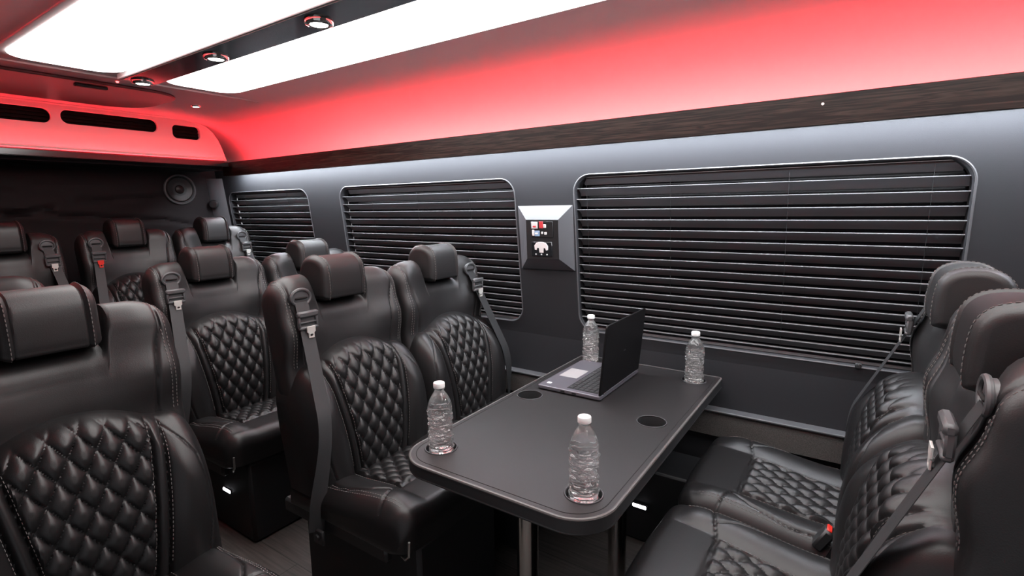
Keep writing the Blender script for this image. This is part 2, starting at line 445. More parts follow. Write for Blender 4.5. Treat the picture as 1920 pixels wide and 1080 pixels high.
mb = MB(); mb.box((X1 + .02, 1.0, .95), (.04, 2.2, 1.95)); struct(mb.build('wall_right', M['vinyl_low'], smooth=False), 'front bulkhead of the cabin')

# rear wall with soft creases
creases = [((0.0, 1.56), (1.35, 1.545), .010), ((.0, 1.48), (.85, 1.42), .008), ((.95, 1.455), (1.30, 1.47), .006), ((0.0, 1.37), (1.60, 1.245), .016),
           ((.3, 1.19), (1.02, 1.335), .016), ((1.15, 1.37), (1.60, 1.40), .010), ((1.6, 1.245), (1.85, 1.19), .012)]
def creaseh(y, z):
    h = 0
    for (a, b, dpt) in creases:
        ax, az = a; bx, bz = b; L2 = (bx - ax) ** 2 + (bz - az) ** 2
        t = max(0, min(1, ((y - ax) * (bx - ax) + (z - az) * (bz - az)) / L2))
        d = math.hypot(y - lerp(ax, bx, t), z - lerp(az, bz, t))
        h -= dpt * .7 * math.exp(-(d / .012) ** 2); h += dpt * .25 * math.exp(-((d - .03) / .03) ** 2)
    return h
mb = MB(); mb.grid(150, 120, lambda u, v: (X0 + .03 + creaseh(lerp(-.09, 2.06, u), lerp(0, 1.9, v)), lerp(-.09, 2.06, u), lerp(0, 1.9, v)))
struct(mb.build('wall_left', M['rearwall']), 'dark padded rear doors of the van')
# pillar cover in the rear corner
mb = MB(); mb.loft([[(x, WY(z) - d, z) for x, d in ((-3.95, .0), (-3.95, .075), (-3.91, .07), (-3.87, .045), (-3.845, .015), (-3.835, .0))] for z in (.55, .9, 1.2, 1.53)])
pil = struct(mb.build('trim_3', M['satin']), 'light grey pillar cover in the rear corner')
mb = MB(); mb.lathe([(.0, 0), (.022, .0), (.030, .012), (.032, .024), (.024, .034), (0, .036)], 24); k = mb.build('round_knob', M['plastic'], pil)
k.rotation_euler = (math.radians(90), 0, math.radians(40)); k.location = (-3.878, WY(1.33) - .066, 1.35)
k['label'] = 'round black knob'

# rear speaker
def RWX(): return X0 + .03
t = thing('round_speaker', 'round black speaker flush in the rear wall', 'speaker', (RWX() + .004, 1.705, 1.452)); t.rotation_euler = (0, math.radians(90), 0)
MB().lathe([(.085, 0), (.100, .002), (.104, .010), (.100, .016), (.092, .017), (.086, .010), (.084, .0)], 48).build('rim', M['grey_plastic'], t)
MB().lathe([(.086, .004), (.078, .012), (.060, .006), (.030, -.002 + .004), (.026, .012), (.015, .018), (.0005, .02)], 48).build('cone', M['cone'], t)

# rear overhead unit: red-lit panel with three vent openings
t = struct(thing('trim_4', 'x', 'x', (-3.58, 0, 0))); del t['category']; t['label'] = 'red-lit overhead panel with three dark vents at the rear'
arc = [(1.86, 1.632), (1.85, 1.66), (1.835, 1.71), (1.815, 1.76), (1.785, 1.805), (1.745, 1.838), (1.70, 1.858), (1.64, 1.872)]
outl = [(-.03, 1.632)] + arc + [(1.2, 1.876), (-.03, 1.876)]
def tr_x(x): return Matrix.Translation((x, 0, 0)) @ Matrix(((0, 0, 1, 0), (1, 0, 0, 0), (0, 1, 0, 0), (0, 0, 0, 1)))
vent_rects = [((.42, .973, 1.768, 1.842), .036), ((1.014, 1.472, 1.774, 1.846), .034), ((1.553, 1.712, 1.752, 1.832), .026)]
holes = [rrect(r[0], r[1], r[2], r[3], rad, 8)[::-1] for r, rad in vent_rects]
curve_plate('face_panel', [outl] + holes, .02, .003, M['cove'], t, tr_x(0))
lip = arc
mb = MB(); mb.tube([(.012, y, z) for y, z in arc] + [(.012, 1.2, 1.872), (.012, -.03, 1.872)], .007, 8); mb.build('raised_lip', M['cove'], t)
for (r, rad) in vent_rects:
    mb = MB(); mb.box((-.06, (r[0] + r[1]) / 2, (r[2] + r[3]) / 2), (.02, r[1] - r[0] + .03, r[3] - r[2] + .03))
    for k in range(3): mb.box((-.03, (r[0] + r[1]) / 2, lerp(r[2], r[3], (k + 1) / 4)), (.03, r[1] - r[0] + .02, .002))
    mb.build('vent', M['black'], t)
mb = MB(); mb.box((-.17, .91, 1.612), (.38, 1.88, .036), ch=.004); mb.build('lower_ledge', M['gloss'], t)
mb = MB(); mb.box((-.20, .91, 1.585), (.30, 1.9, .018)); mb.build('underside', M['base'], t)
mb = MB(); mb.box((.016, .92, 1.634), (.008, 1.86, .005)); mb.build('lit_edge', M['cove'], t)
mb = MB(); mb.box((.004, .90, 1.6345), (.020, 1.86, .004)); 
# red strip hidden on the ledge in front of the panel
mb2 = MB(); mb2.box((.045, .90, 1.604), (.012, 1.8, .006)); mb2.build('red_light_strip', M['led_red'], t)
mb3 = MB(); mb3.box((.058, .91, 1.606), (.008, 1.88, .030), ch=.002); mb3.box((.03, .91, 1.594), (.06, 1.88, .008)); mb3.build('ledge_front', M['gloss'], t)

# ceiling panels
def ceil_panel(y0, y1, label):
    t = thing('ceiling_light_panel', label, 'ceiling light', ((-2.61 + 1.0) / 2, (y0 + y1) / 2, CEIL), group='luminous ceiling panels')
    hx, hy = (2.61 + 1.0) / 2, (y1 - y0) / 2
    up = Matrix.Translation((0, 0, -.008))
    curve_plate('diffuser', [rrect(-hx, hx, -hy, hy, .09, 10)], .008, .003, M['panel'], t, up)
    o_ = rrect(-hx - .028, hx + .028, -hy - .028 if y0 < .8 else -hy + .002, hy - .002 if y0 < .8 else hy + .028, (.12, .12, .12, .12), 10)
    curve_plate('surround', [o_], .006, .002, M['panel_frame'], t, Matrix.Translation((0, 0, -.003)))
    return t
ceil_panel(.592, .942, 'long glowing white ceiling panel left of the black light strip')
ceil_panel(1.10, 1.42, 'long glowing white ceiling panel on the window side of the black strip')
t = thing('ceiling_strip', 'glossy black ceiling strip between the two glowing panels', 'ceiling strip', (-.81, 1.02, CEIL))
mb = MB(); mb.box((0, .012, -.012), (3.62, .128, .022), ch=.004); mb.build('strip', M['gloss'], t)
mb = MB(); mb.box((0, -.0585, -.012), (3.66, .010, .024), ch=.003); mb.build('rail', M['panel_frame'], t)
mb = MB(); mb.box((0, -.0525, -.024), (3.66, .002, .003)); mb.build('chrome_line', M['steel'], t)
first = None
DL = [('small round downlight at the near end of the black ceiling strip', -.16), ('second', -.78)]
names = ['round chrome downlight, nearest of the three on the black ceiling strip', 'round chrome downlight, middle one on the black ceiling strip', 'round chrome downlight at the rear end of the black ceiling strip', 'small bare round light in the rear ceiling corner above the rear bench']
for lab, (x, y, s_, z) in zip(names, [(-1.385, 1.035, 1, CEIL - .022), (-1.985, 1.035, 1, CEIL - .022), (-2.60, 1.035, 1, CEIL - .022), (-3.09, 1.476, .62, CEIL)]):
    if first is None:
        d = thing('downlight', lab, 'downlight', (x, y, z), group='small ceiling downlights')
        MB().lathe([(.030, -.004), (.030, -.012), (.036, -.016), (.046, -.012), (.050, -.004), (.050, .0)], 40).build('trim_ring', M['chrome'], d)
        MB().lathe([(.0005, -.010), (.024, -.010), (.030, -.007), (.030, -.002)], 32).build('lens', M['down'], d)
        first = d
    else:
        d = copy_tree(first); d['label'] = lab; d.location = (x, y, z)
    d.scale = (s_ * .86,) * 3
o = MB().lathe([(.0005, -.006), (.004, -.006), (.006, -.002), (.006, 0)], 16).build('indicator_lamp', M['reddot']); o.location = (-2.79, 1.01, CEIL)
tag(o, 'tiny red indicator light on the ceiling behind the black strip', 'indicator light')
t = thing('ceiling_hatch', 'smoked oval-ended hatch panel in the ceiling near the rear vents', 'ceiling hatch', (-3.11, .80, CEIL))
H = rrect(-.29, .27, -.52, .52, (.16, .20, .20, .16), 10)
curve_plate('panel', [H], .014, .005, M['hatch'], t, Matrix.Translation((0, 0, -.007)))
mb = MB(); mb.box((.20, .15, -.018), (.025, .12, .012), ch=.003); mb.build('latch', M['plastic'], t)
mb = MB(); mb.box((.40, .24, -.004), (.008, 1.15, .008), ch=.002); mb.build('seam_bead', M['panel_frame'], t)

# ------------------------------------------------------------------ seats
SW = .26                                                # half width of the seat
def Xr(z): return (1.0 - z) * .19                       # recline of the back
def quiltp(a, b):
    p = abs(math.sin(PI * a)) * abs(math.sin(PI * b))
    return min(1, (p * 1.15)) ** .42
def dashes(mb, pts, off=(0, 0, 0), dl=.0065, gap=.004, r=.0009):
    """thread: short bars along a polyline of (point, normal)"""
    P = [Vector(p) for p in pts]; acc = 0; on = True; cur = P[0].copy(); i = 0; start = P[0].copy(); rem = dl
    L = [0]
    for a, b in zip(P, P[1:]): L.append(L[-1] + (b - a).length)
    def at(s_):
        for k in range(len(P) - 1):
            if s_ <= L[k + 1]: return P[k].lerp(P[k + 1], (s_ - L[k]) / max(1e-9, L[k + 1] - L[k]))
        return P[-1]
    s_ = 0
    while s_ + dl < L[-1]:
        a, b = at(s_), at(s_ + dl); t = (b - a).normalized(); u = t.cross(Vector((.3, .5, .8))).normalized(); v = u.cross(t)
        vs = []; 
        for q, rr in ((a, r * .6), (a.lerp(b, .2), r), (a.lerp(b, .8), r), (b, r * .6)):
            for (cu, cv) in ((1, 0), (0, 1), (-1, 0), (0, -1)): vs.append(q + u * cu * rr + v * cv * rr)
        fs = [(i * 4 + k, i * 4 + (k + 1) % 4, i * 4 + 4 + (k + 1) % 4, i * 4 + 4 + k) for i in range(3) for k in range(4)] + [(3, 2, 1, 0), (12, 13, 14, 15)]
        mb.add(vs, fs); s_ += dl + gap

def join_thread(me, mb):
    import bmesh
    tm = mb.mesh('thread', False); bm = bmesh.new(); bm.from_mesh(me); nf = len(bm.faces); bm.from_mesh(tm); bm.faces.ensure_lookup_table()
    for f in bm.faces[nf:]: f.material_index = 1
    bm.to_mesh(me); bm.free(); bpy.data.meshes.remove(tm); me.materials.append(M['thread'])
# upper back
UW = .250
def ub_top(y):
    a = abs(y); z = 1.086 - .095 * (1 - sstep(.095, .118, a))
    if a > .165: z -= .065 * (1 - math.sqrt(max(0, 1 - ((a - .165) / .0855) ** 2)))
    return z
def ub_groove(y, z):
    a = abs(y); ys = interp([(.55, .180), (.80, .183), (.90, .188), (.97, .200), (1.03, .222)], z)
    return .008 * math.exp(-((a - ys) / .0045) ** 2)
def ub_front(y, z):
    a = abs(y)
    x = Xr(z) + .022 * sstep(.07, .20, a) * sstep(.80, .93, z) - .014 * (1 - sstep(0, .14, a)) * sstep(1.0, .90, z)
    x += .012 * sstep(.98, .90, z) * sstep(.78, .88, z)
    return x - ub_groove(y, z)
mb = MB(); cols = [-UW * math.cos(PI * i / 10) if False else 0 for i in range(0)]
ys = []
N = 110
for i in range(N + 1):
    u = -1 + 2 * i / N; ys.append(UW * (math.sin(u * PI / 2) * .35 + u * .65))
loops = []
for y in ys:
    e = rounded(UW - abs(y), .030)
    zt = ub_top(y); T = .125 - .060 * (1 - e); loop = []
    nf = 34
    for k in range(nf + 1):
        z = lerp(.55, zt - T * .5, k / nf); xf = ub_front(y, z) - (1 - e) * .030; loop.append((xf, y, z))
    zc = zt - T * .5; xf = loop[-1][0]
    for k in range(1, 12):
        a = PI * k / 12; loop.append((xf - T / 2 + math.cos(a) * T / 2, y, zc + math.sin(a) * T * .5))
    for k in range(8):
        z = lerp(zc, .55, k / 7); loop.append((Xr(z) + (xf - Xr(zc)) - T, y, z))
    loops.append(loop)
mb.loft(loops); ME_UB = mb.mesh('backrest'); ME_UB.materials.append(M['leather'])
mb = MB()
for s in (-1, 1):                                       # double stitching along the outer corner of the shoulders
    for dy, dx in ((.022, .0012), (.032, .0012)):
        pts = []
        for k in range(40):
            z = lerp(.80, ub_top(s * (UW - dy)) - .055, k / 39); y = s * (UW - dy); e = rounded(UW - abs(y), .030)
            pts.append((ub_front(y, z) - (1 - e) * .030 + dx, y, z))
        y = s * (UW - dy); e = rounded(UW - abs(y), .030); T = .125 - .060 * (1 - e); zt = ub_top(y); xf = pts[-1][0] - dx
        for k in range(1, 14):
            a = PI * k / 18; pts.append((xf - T / 2 + math.cos(a) * (T / 2 + .001), y, zt - T * .5 + math.sin(a) * (T * .5 + .001)))
        dashes(mb, pts)
join_thread(ME_UB, mb)

# headrest
def hr_loop(y):
    e = rounded(.092 - abs(y), .020) * .9 + .1
    bead = .0035 * math.exp(-((abs(y) - .072) / .004) ** 2) - .004 * math.exp(-((abs(y) - .066) / .0025) ** 2)
    cx, cz = -.045, 1.060; L = []
    ctrl = [(.026, 1.000), (.034, 1.014), (.035, 1.04), (.032, 1.088), (.024, 1.117), (.004, 1.136), (-.028, 1.144), (-.062, 1.142), (-.090, 1.127), (-.108, 1.10), (-.114, 1.06), (-.112, 1.02), (-.100, 1.000), (-.035, .994)]
    n = len(ctrl)
    for i in range(n):
        p0, p1, p2, p3 = ctrl[i - 1], ctrl[i], ctrl[(i + 1) % n], ctrl[(i + 2) % n]
        for k in range(4):
            t = k / 4
            q = [.5 * (2 * p1[d] + (p2[d] - p0[d]) * t + (2 * p0[d] - 5 * p1[d] + 4 * p2[d] - p3[d]) * t * t + (-p0[d] + 3 * p1[d] - 3 * p2[d] + p3[d]) * t ** 3) for d in (0, 1)]
            dx, dz = q[0] - cx, q[1] - cz; r = math.hypot(dx, dz); sh = 1 - (1 - e) * .022 / r * 1.1 + bead / r
            L.append((cx + dx * sh, y, cz + dz * sh))
    return L
ysH = [.092 * math.sin(PI / 2 * (-1 + 2 * i / 56)) for i in range(57)]
mb = MB(); mb.loft([hr_loop(y) for y in ysH]); ME_HR = mb.mesh('headrest'); ME_HR.materials.append(M['leather'])
mb = MB()
for y in (-.0725, .0725):
    L = hr_loop(y); pts = []
    for (x, yy, z) in L[0:44]:
        dx, dz = x + .045, z - 1.06; r = math.hypot(dx, dz); pts.append((x + dx / r * .0008, yy, z + dz / r * .0008))
    dashes(mb, pts)
join_thread(ME_HR, mb)

# quilted lower back pad
def pad_top(y):
    a = abs(y)
    if a < .17: return .850 - .042 * (a / .145) ** 2.2 if a < .145 else .808 - (a - .145) * .30
    t = min(1, (a - .17) / (SW - .17)); return .8005 - .20 * (1 - math.sqrt(max(0, 1 - t ** 3.2)))
def q_half(z): return .088 + (z - .42) / .44 * .056
PB = .40
def pad_x(y, z, tip=True):
    a = abs(y); q = q_half(z); zt = pad_top(y)
    bo = rounded(zt - z, .045 + .11 * sstep(.12, .20, a)) * rounded(SW - a, .05)
    body = .048 + .032 * math.sin(PI * max(0, min(1, (z - .40) / .45)))
    hh = body * bo
    # bolster
    t = (a - q - .03) / (SW - q - .03)
    if t > 0: hh += .026 * math.sin(PI * min(1, t) ** .8) * bo
    # quilting
    if a < q:
        mk = sstep(0, .010, q - a) * sstep(0, .012, zt - z)
        hh += .015 * quiltp(y / .052 + z / .082, y / .052 - z / .082) * mk * bo
    else:
        hh += .009 * math.sin(PI * min(1, (a - q) / .028)) * bo if a - q < .028 else 0
    ysn = interp([(.40, .195), (.52, .222), (.62, .226), (.70, .215), (.74, .195), (.78, .165), (.81, .15)], z)
    for c_, wd, dp in ((q, .0035, .007), (q + .028, .0035, .007), (ysn, .003, .005)):
        hh -= dp * math.exp(-((a - c_) / wd) ** 2) * bo
    return Xr(z) + hh + .004
mb = MB(); NU, NV = 190, 150
G = []
for i in range(NU + 1):
    u = -1 + 2 * i / NU; y = SW * (math.sin(u * PI / 2) * .25 + u * .75); col = []
    zt = pad_top(y)
    for j in range(NV + 1):
        v = j / NV; v = v * .8 + (1 - (1 - v) ** 2) * .2
        z = lerp(PB, zt, v); col.append((pad_x(y, z), y, z))
    G.append(col)
vs = [p for c_ in G for p in c_]; fs = []
for i in range(NU):
    for j in range(NV):
        a = i * (NV + 1) + j; fs.append((a, a + NV + 1, a + NV + 2, a + 1))
# skirt back to the shell
border = [(i, 0) for i in range(NU + 1)] + [(NU, j) for j in range(1, NV + 1)] + [(i, NV) for i in range(NU - 1, -1, -1)] + [(0, j) for j in range(NV - 1, 0, -1)]
bi = [i * (NV + 1) + j for i, j in border]; o0 = len(vs)
for dxx, ins in ((-.03, 0), (-.095, 0), (-.11, .012)):
    for k in bi:
        x, y, z = vs[k]; vs.append((Xr(z) + dxx, y * (1 - ins / SW), z - (ins if z > .6 else -ins)))
nb = len(bi); rings = [bi] + [[o0 + r * nb + k for k in range(nb)] for r in range(3)]
for ra, rb in zip(rings, rings[1:]):
    for k in range(nb):
        l = (k + 1) % nb; fs.append((ra[k], ra[l], rb[l], rb[k]))
fs.append(tuple(rings[-1]))
mb.add(vs, fs); ME_PAD = mb.mesh('lower_back_pad'); ME_PAD.materials.append(M['quilt'])
mb = MB()
for s in (-1, 1):
    for off in (-.0045, .0325):
        pts = [(pad_x(s * (q_half(z) + off), z) + .0006, s * (q_half(z) + off), z) for z in [lerp(.46, pad_top(s * (q_half(.82) + off)) - .012, k / 60) for k in range(61)]]
        dashes(mb, pts, r=.0008)
join_thread(ME_PAD, mb)

# cushion
def cu_top(x, y):
    a = abs(y); z = .432 + .032 * sstep(0, .5, x) - .012 * math.exp(-((x - .2) / .14) ** 2)
    q = .105 + .06 * x
    e = rounded(SW - a, .055)
    z -= (1 - e) * .05
    if .06 < x < .392 and a < q:
        mk = sstep(0, .010, q - a) * sstep(0, .012, .392 - x)
        z += .013 * quiltp(y / .052 + x / .075, y / .052 - x / .075) * mk - .004
    t = (a - q - .01) / (SW - q - .01)
    if t > 0: z += .022 * math.sin(PI * min(1, t) ** .9) * (1 - sstep(.44, .54, x))
    g = math.exp(-((a - q) / .0035) ** 2) * .007 * (1 - sstep(.395, .41, x))
    ys_ = interp([(.05, .18), (.15, .215), (.25, .225), (.35, .205), (.42, .165), (.50, .15)], x)
    g += math.exp(-((a - ys_) / .003) ** 2) * .005 * (1 - sstep(.40, .43, x))
    if a < q + .12 : g += .006 * math.exp(-((x - .395 - max(0, a - q) * .30) / .0035) ** 2)
    return z - g
loops = []
for i in range(151):
    u = -1 + 2 * i / 150; y = SW * (math.sin(u * PI / 2) * .3 + u * .7); a = abs(y); e = rounded(SW - a, .055)
    L = []; xn = .512 - (1 - e) * .03 - .018 * (a / SW) ** 2
    for k in range(111): x = lerp(.01, xn, k / 110); L.append((x, y, cu_top(x, y)))
    zt = L[-1][2]; r = .048
    for k in range(1, 11):
        q = PI / 2 * k / 10; L.append((xn + math.sin(q) * r * .92, y, zt - (1 - math.cos(q)) * r))
    zl = .345 + (1 - e) * .012
    for k in range(1, 5): L.append((xn + r * .92 - .012 * k / 4, y, lerp(zt - r, zl, k / 4)))
    L.append((xn + .0, y, zl - .012)); L.append((.01, y, zl - .012))
    loops.append(L)
mb = MB(); mb.loft(loops); ME_CU = mb.mesh('seat_cushion'); ME_CU.materials.append(M['quilt'])
mb = MB()
for s in (-1, 1):
    for off in (.232, .224):
        pts = [(x, s * (off - .01 * (x / .5) ** 2), cu_top(x, s * (off - .01 * (x / .5) ** 2)) + .0006) for x in [lerp(.08, .49, k / 60) for k in range(61)]]
        dashes(mb, pts, r=.0008)
    pts = [(x, s * (.105 + .06 * x + .006), cu_top(x, s * (.105 + .06 * x + .006)) + .0006) for x in [lerp(.08, .385, k / 40) for k in range(41)]]; dashes(mb, pts, r=.0008)
join_thread(ME_CU, mb)

# base, side shield
mb = MB(); mb.box((.245, 0, .1675), (.55, .376, .335), ch=.012); ME_BASE = mb.mesh('seat_base'); ME_BASE.materials.append(M['base'])
mb = MB(); mb.box((.20, 0, .315), (.50, .03, .05), ch=.008); ME_RAIL = mb.mesh('side_rail'); ME_RAIL.materials.append(M['plastic'])

def partobj(name, me, parent):
    o = bpy.data.objects.new(name, me); C.objects.link(o); o.parent = parent; return o
def belt_surface(s, y, z):
    best = -9
    for dy in (-.022, -.011, 0, .011, .022):
        yy = max(-SW + .001, min(SW - .001, y + dy)); f = -9
        if z > .80 and abs(yy) < UW: f = ub_front(yy, z)
        if z < pad_top(yy): f = max(f, pad_x(yy, z))
        best = max(best, f)
    return best
def make_seat(s, name, label, slide=0):
    """s = -1: belt on the local -y shoulder; +1: on +y"""
    t = thing('passenger_seat', label, 'seat', group='quilted black leather passenger seats')
    b = partobj('backrest', ME_UB, t)
    h = partobj('headrest', ME_HR, t)
    p = partobj('lower_back_pad', ME_PAD, t)
    c = partobj('seat_cushion', ME_CU, t)
    ba = partobj('seat_base', ME_BASE, t)
    for sg in (-1, 1): rl = partobj('side_rail', ME_RAIL, t); rl.location = (0, sg * .235, 0)
    if slide:
        for q in (c, ba): q.location.x = slide
    # belt guide on the shoulder
    yg = s * .176; zg = 1.010; xg = ub_front(yg, zg)
    mb = MB()
    rot = Matrix.Rotation(math.radians(90), 3, 'Y') @ Matrix.Identity(3)
    # domed oval plate with raised rim and slot
    ring = [(xg + .006, yg + .034 * math.cos(q), zg + .012 + .026 * math.sin(q)) for q in [2 * PI * k / 28 for k in range(28)]]
    mb.tube(ring, .0055, 8, closed=True)
    mb.loft([[(xg + dx, yg + r * .034 * math.cos(2 * PI * k / 24), zg + .012 + r * .026 * math.sin(2 * PI * k / 24)) for k in range(24)] for dx, r in ((-.006, 1.0), (.004, .98), (.006, .55))])
    g = mb.build('belt_guide', M['grey_plastic'], t)
    mb = MB(); mb.box((xg + .009, yg, zg + .010), (.006, .044, .006), ch=.002); mb.build('slot', M['black'], g)
    # webbing
    cols_ = []
    def by(z): return s * interp([(.30, .270), (.40, .266), (.60, .236), (.80, .206), (1.0, .177)], z)
    pts = []
    for k in range(41):
        z = lerp(1.008, .30, k / 40); y = by(z); x = belt_surface(s, y, max(z, .44)) + .006
        pts.append([x, y, z])
    for it in range(400):                                   # pull the webbing taut
        q = [p[0] for p in pts]
        for k in range(1, 40): pts[k][0] = max(q[k], (q[k - 1] + q[k + 1]) / 2)
    mb = MB(); vs = []; fs = []
    for (x, y, z) in pts:
        tw = sstep(.62, .34, z) * .55                      # turns towards the side of the seat
        dy, dx = math.cos(tw) * .0235, math.sin(tw) * .0235 * s
        for (a_, th) in ((-1, 0), (-.5, .0006), (0, .0), (.5, .0006), (1, 0), (1, -.0014), (0, -.0014), (-1, -.0014)):
            vs.append((x + th - dx * a_, y + dy * a_, z))
    for k in range(40):
        for l in range(8): fs.append((k * 8 + l, k * 8 + (l + 1) % 8, k * 8 + 8 + (l + 1) % 8, k * 8 + 8 + l))
    fs += [tuple(range(7, -1, -1)), tuple(320 + l for l in range(8))]
    mb.add(vs, fs); wbb = mb.build('seat_belt', M['webbing'], t)
    def on(z):
        k = min(39, max(0, int((1.008 - z) / .0177))); return Vector(pts[k])
    # keeper and latch tongue
    kp = on(.952); mb = MB()
    mb.box(kp + Vector((.012, s * -.002, .018)), (.018, .074, .020), ch=.005)
    mb.box(kp + Vector((.012, s * -.002, -.026)), (.016, .068, .012), ch=.004)
    mb.box(kp + Vector((.011, s * -.002 - .031, -.004)), (.013, .009, .042), ch=.003); mb.box(kp + Vector((.011, s * -.002 + .031, -.004)), (.013, .009, .042), ch=.003)
    mb.box(kp + Vector((.012, s * -.002, -.008)), (.010, .056, .006), ch=.002)
    mb.box(kp + Vector((.006, s * -.002, -.004)), (.006, .056, .044))
    mb.build('belt_keeper', M['grey_plastic'], wbb)
    mb = MB(); tk = on(.906) + Vector((.012, s * -.006, 0))
    fr = tr_x(0)
    outl_ = [(-.015, .016), (-.015, -.002), (-.010, -.006), (-.010, -.022), (.010, -.022), (.010, -.006), (.015, -.002), (.015, .016)]
    tg = curve_plate('latch_tongue', [outl_, rrect(-.005, .005, -.017, -.009, .002, 3)[::-1]], .004, .0008, M['tongue'], wbb, Matrix.Translation(tk) @ fr)
    # anchor at the lower side
    mb = MB(); mb.box((.165, s * .268, .285), (.05, .012, .05), ch=.004); mb.tube([(.165, s * .266, .285), (.165, s * .280, .285)], .010, 12); an = mb.build('belt_anchor', M['plastic'], t)
    # buckle on the other side
    mb = MB(); bb = Vector((.215, -s * .238, .458)) if slide and s < 0 else Vector((.140, -s * .222, .458))
    rotb = Matrix.Rotation(math.radians(-28), 3, 'Y')
    mb.box(bb, (.026, .042, .062), rotb, ch=.005); mb.box(bb + Vector((-.01, 0, -.05)), (.010, .022, .08), rotb); bk = mb.build('buckle', M['plastic'], t)
    mb = MB(); mb.box(bb + rotb @ Vector((.004, 0, .032)), (.013, .030, .005), rotb, ch=.002); mb.build('release_button', M['red_plastic'], bk)
    # reclining lever
    mb = MB(); mb.tube([(.50, s * .235, .330), (.525, s * .245, .335), (.545, s * .250, .355), (.548, s * .250, .40)], .0035, 8); mb.build('lever', M['steel'], t)
    return t

neg = make_seat(-1, 'passenger_seat', ''); pos = make_seat(1, 'passenger_seat', '')
rneg = make_seat(-1, 'passenger_seat', '', .045); rpos = make_seat(1, 'passenger_seat', '', .045)
SEATS = [
    ('black quilted seat at the table, aisle side, its back to the rear', neg, (-1.510, 1.148, 0), 0),
    ('black quilted seat at the table under the middle window, facing forward', pos, (-1.510, 1.668, 0), 0),
    ('black quilted aisle seat in the second row, directly behind the table pair', neg, (-2.41, 1.145, 0), 0),
    ('black quilted window seat in the second row, beside the middle blind', pos, (-2.41, 1.665, 0), 0),
    ('large foreground black quilted seat at the left edge, across the aisle from the table', neg, (-1.510, .350, 0), 0),
    ('single black seat behind the large foreground one, only a shoulder showing', neg, (-2.41, .330, 0), 0),
    ('middle seat of the rear bench, its belt tongue red', neg, (-3.36, 1.175, .12), 0),
    ('rear bench seat in the corner by the smallest window', pos, (-3.36, 1.640, .12), 0),
    ('left rear bench seat, its belt hanging by the bench middle', pos, (-3.36, .672, .12), 0),
    ('rear-facing black quilted seat beside the widest blind, across the table', rneg, (.190, 1.670, 0), PI),
    ('rear-facing black seat at the lower right corner, belt buckle close to the viewer', rpos, (.188, 1.150, 0), PI)]
used = set(); built = []
for lab, proto, loc, rz in SEATS:
    o = copy_tree(proto) if id(proto) in used else proto
    used.add(id(proto)); built.append(o)
    o['label'] = lab; o.location = loc; o.rotation_euler = (0, 0, rz)
    if loc[0] < -3: o.scale.y = .885 if loc[1] > 1 else .85
    if 'foreground black quilted' in lab: o.scale.z = .99
# the red tongue on the rear bench
def find(o, nm):
    for ch in o.children:
        if ch.name.split('.')[0] == nm: return ch
        r = find(ch, nm)
        if r: return r
rt = find(built[6], 'latch_tongue'); rt.data = rt.data.copy(); rt.data.materials[0] = M['red_plastic']; rt['label'] = 'red latch tongue'

# marker lamps low on the bases
def marker(loc, rz, lab):
    t = thing('step_light', lab, 'courtesy light', loc, rz, 'small white courtesy lights near the floor')
    MB().box((0, 0, 0), (.066, .006, .022), ch=.003).build('bezel', M['plastic'], t)
    MB().box((0, -.003, 0), (.055, .006, .014), ch=.003).build('lens', M['marker'], t)
    return t

# wheel box under the table
mb = MB(); mb.box((-.655, 1.907, .1525), (.55, .214, .305), ch=.008); wbx = mb.build('wheel_box', M['base']); tag(wbx, 'black box against the wall under the table', 'wheel box')
marker((-.638, 1.796, .150), 0, 'glowing white light on the black box under the table')
marker((-2.07, .9575, .175), 0, 'glowing white light on the side of the second-row seat base')

# ------------------------------------------------------------------ table
TX0, TX1, TY0, TY1, TZ = -1.004, -.411, .900, 2.035, .64
t = thing('table', 'black laminate table with cup holders on chrome legs by the window', 'table', ((TX0 + TX1) / 2, 1.47, 0))
cx, cy = t.location.x, t.location.y
cups = [(-.930, 1.005), (-.492, 1.008), (-.937, 1.480), (-.497, 1.487), (-.492, 1.945)]
ol = rrect(TX0 - cx, TX1 - cx, TY0 - cy, TY1 - cy, (.012, .012, .10, .10), 12)
holes = [circ(a - cx, b - cy, .043)[::-1] for a, b in cups]
T4 = Matrix.Translation((0, 0, TZ - .019))
tt = curve_plate('tabletop', [ol] + holes, .038, .0, M['table'], t, T4)
olb = ol + [ol[0]]
mb = MB(); mb.tube([(x, y, TZ - .0035) for x, y in ol], .0045, 8, closed=True); mb.build('edge_bead', M['table_edge'], t)
mb = MB(); mb.tube([(x, y, TZ - .036) for x, y in ol], .004, 8, closed=True)
def band(off, z0, z1):
    vs = []; n = len(ol); fs = []
    for z in (z0, z1):
        for (x, y) in ol: vs.append((x * (1 + off / .3), y * (1 + off / .57), z))
    for k in range(n): fs.append((k, (k + 1) % n, n + (k + 1) % n, n + k))
    return vs, fs
mb.add(*band(.003, TZ - .036, TZ - .003)); mb.build('edge_band', M['plastic'], t)
il = rrect(TX0 - cx + .016, TX1 - cx - .016, TY0 - cy + .016, TY1 - cy - .016, (.006, .006, .085, .085), 12)
mb = MB(); mb.tube([(x, y, TZ - .0002) for x, y in il], .0012, 6, closed=True); mb.build('inlay_line', M['black'], t)
for (a, b) in cups:
    mb = MB(); mb.lathe([(.0425, .002), (.0455, .0022), (.0465, .0), (.0425, -.002), (.041, -.012), (.040, -.045), (.0005, -.047)], 40, (a - cx, b - cy, TZ), cap=False)
    ch = mb.build('cup_holder', M['plastic'], t)
    mb = MB(); mb.tube([(a - cx + .0445 * math.cos(q), b - cy + .0445 * math.sin(q), TZ + .0018) for q in [2 * PI * k / 40 for k in range(40)]], .0012, 6, closed=True); mb.build('rim', M['trimedge'], ch)
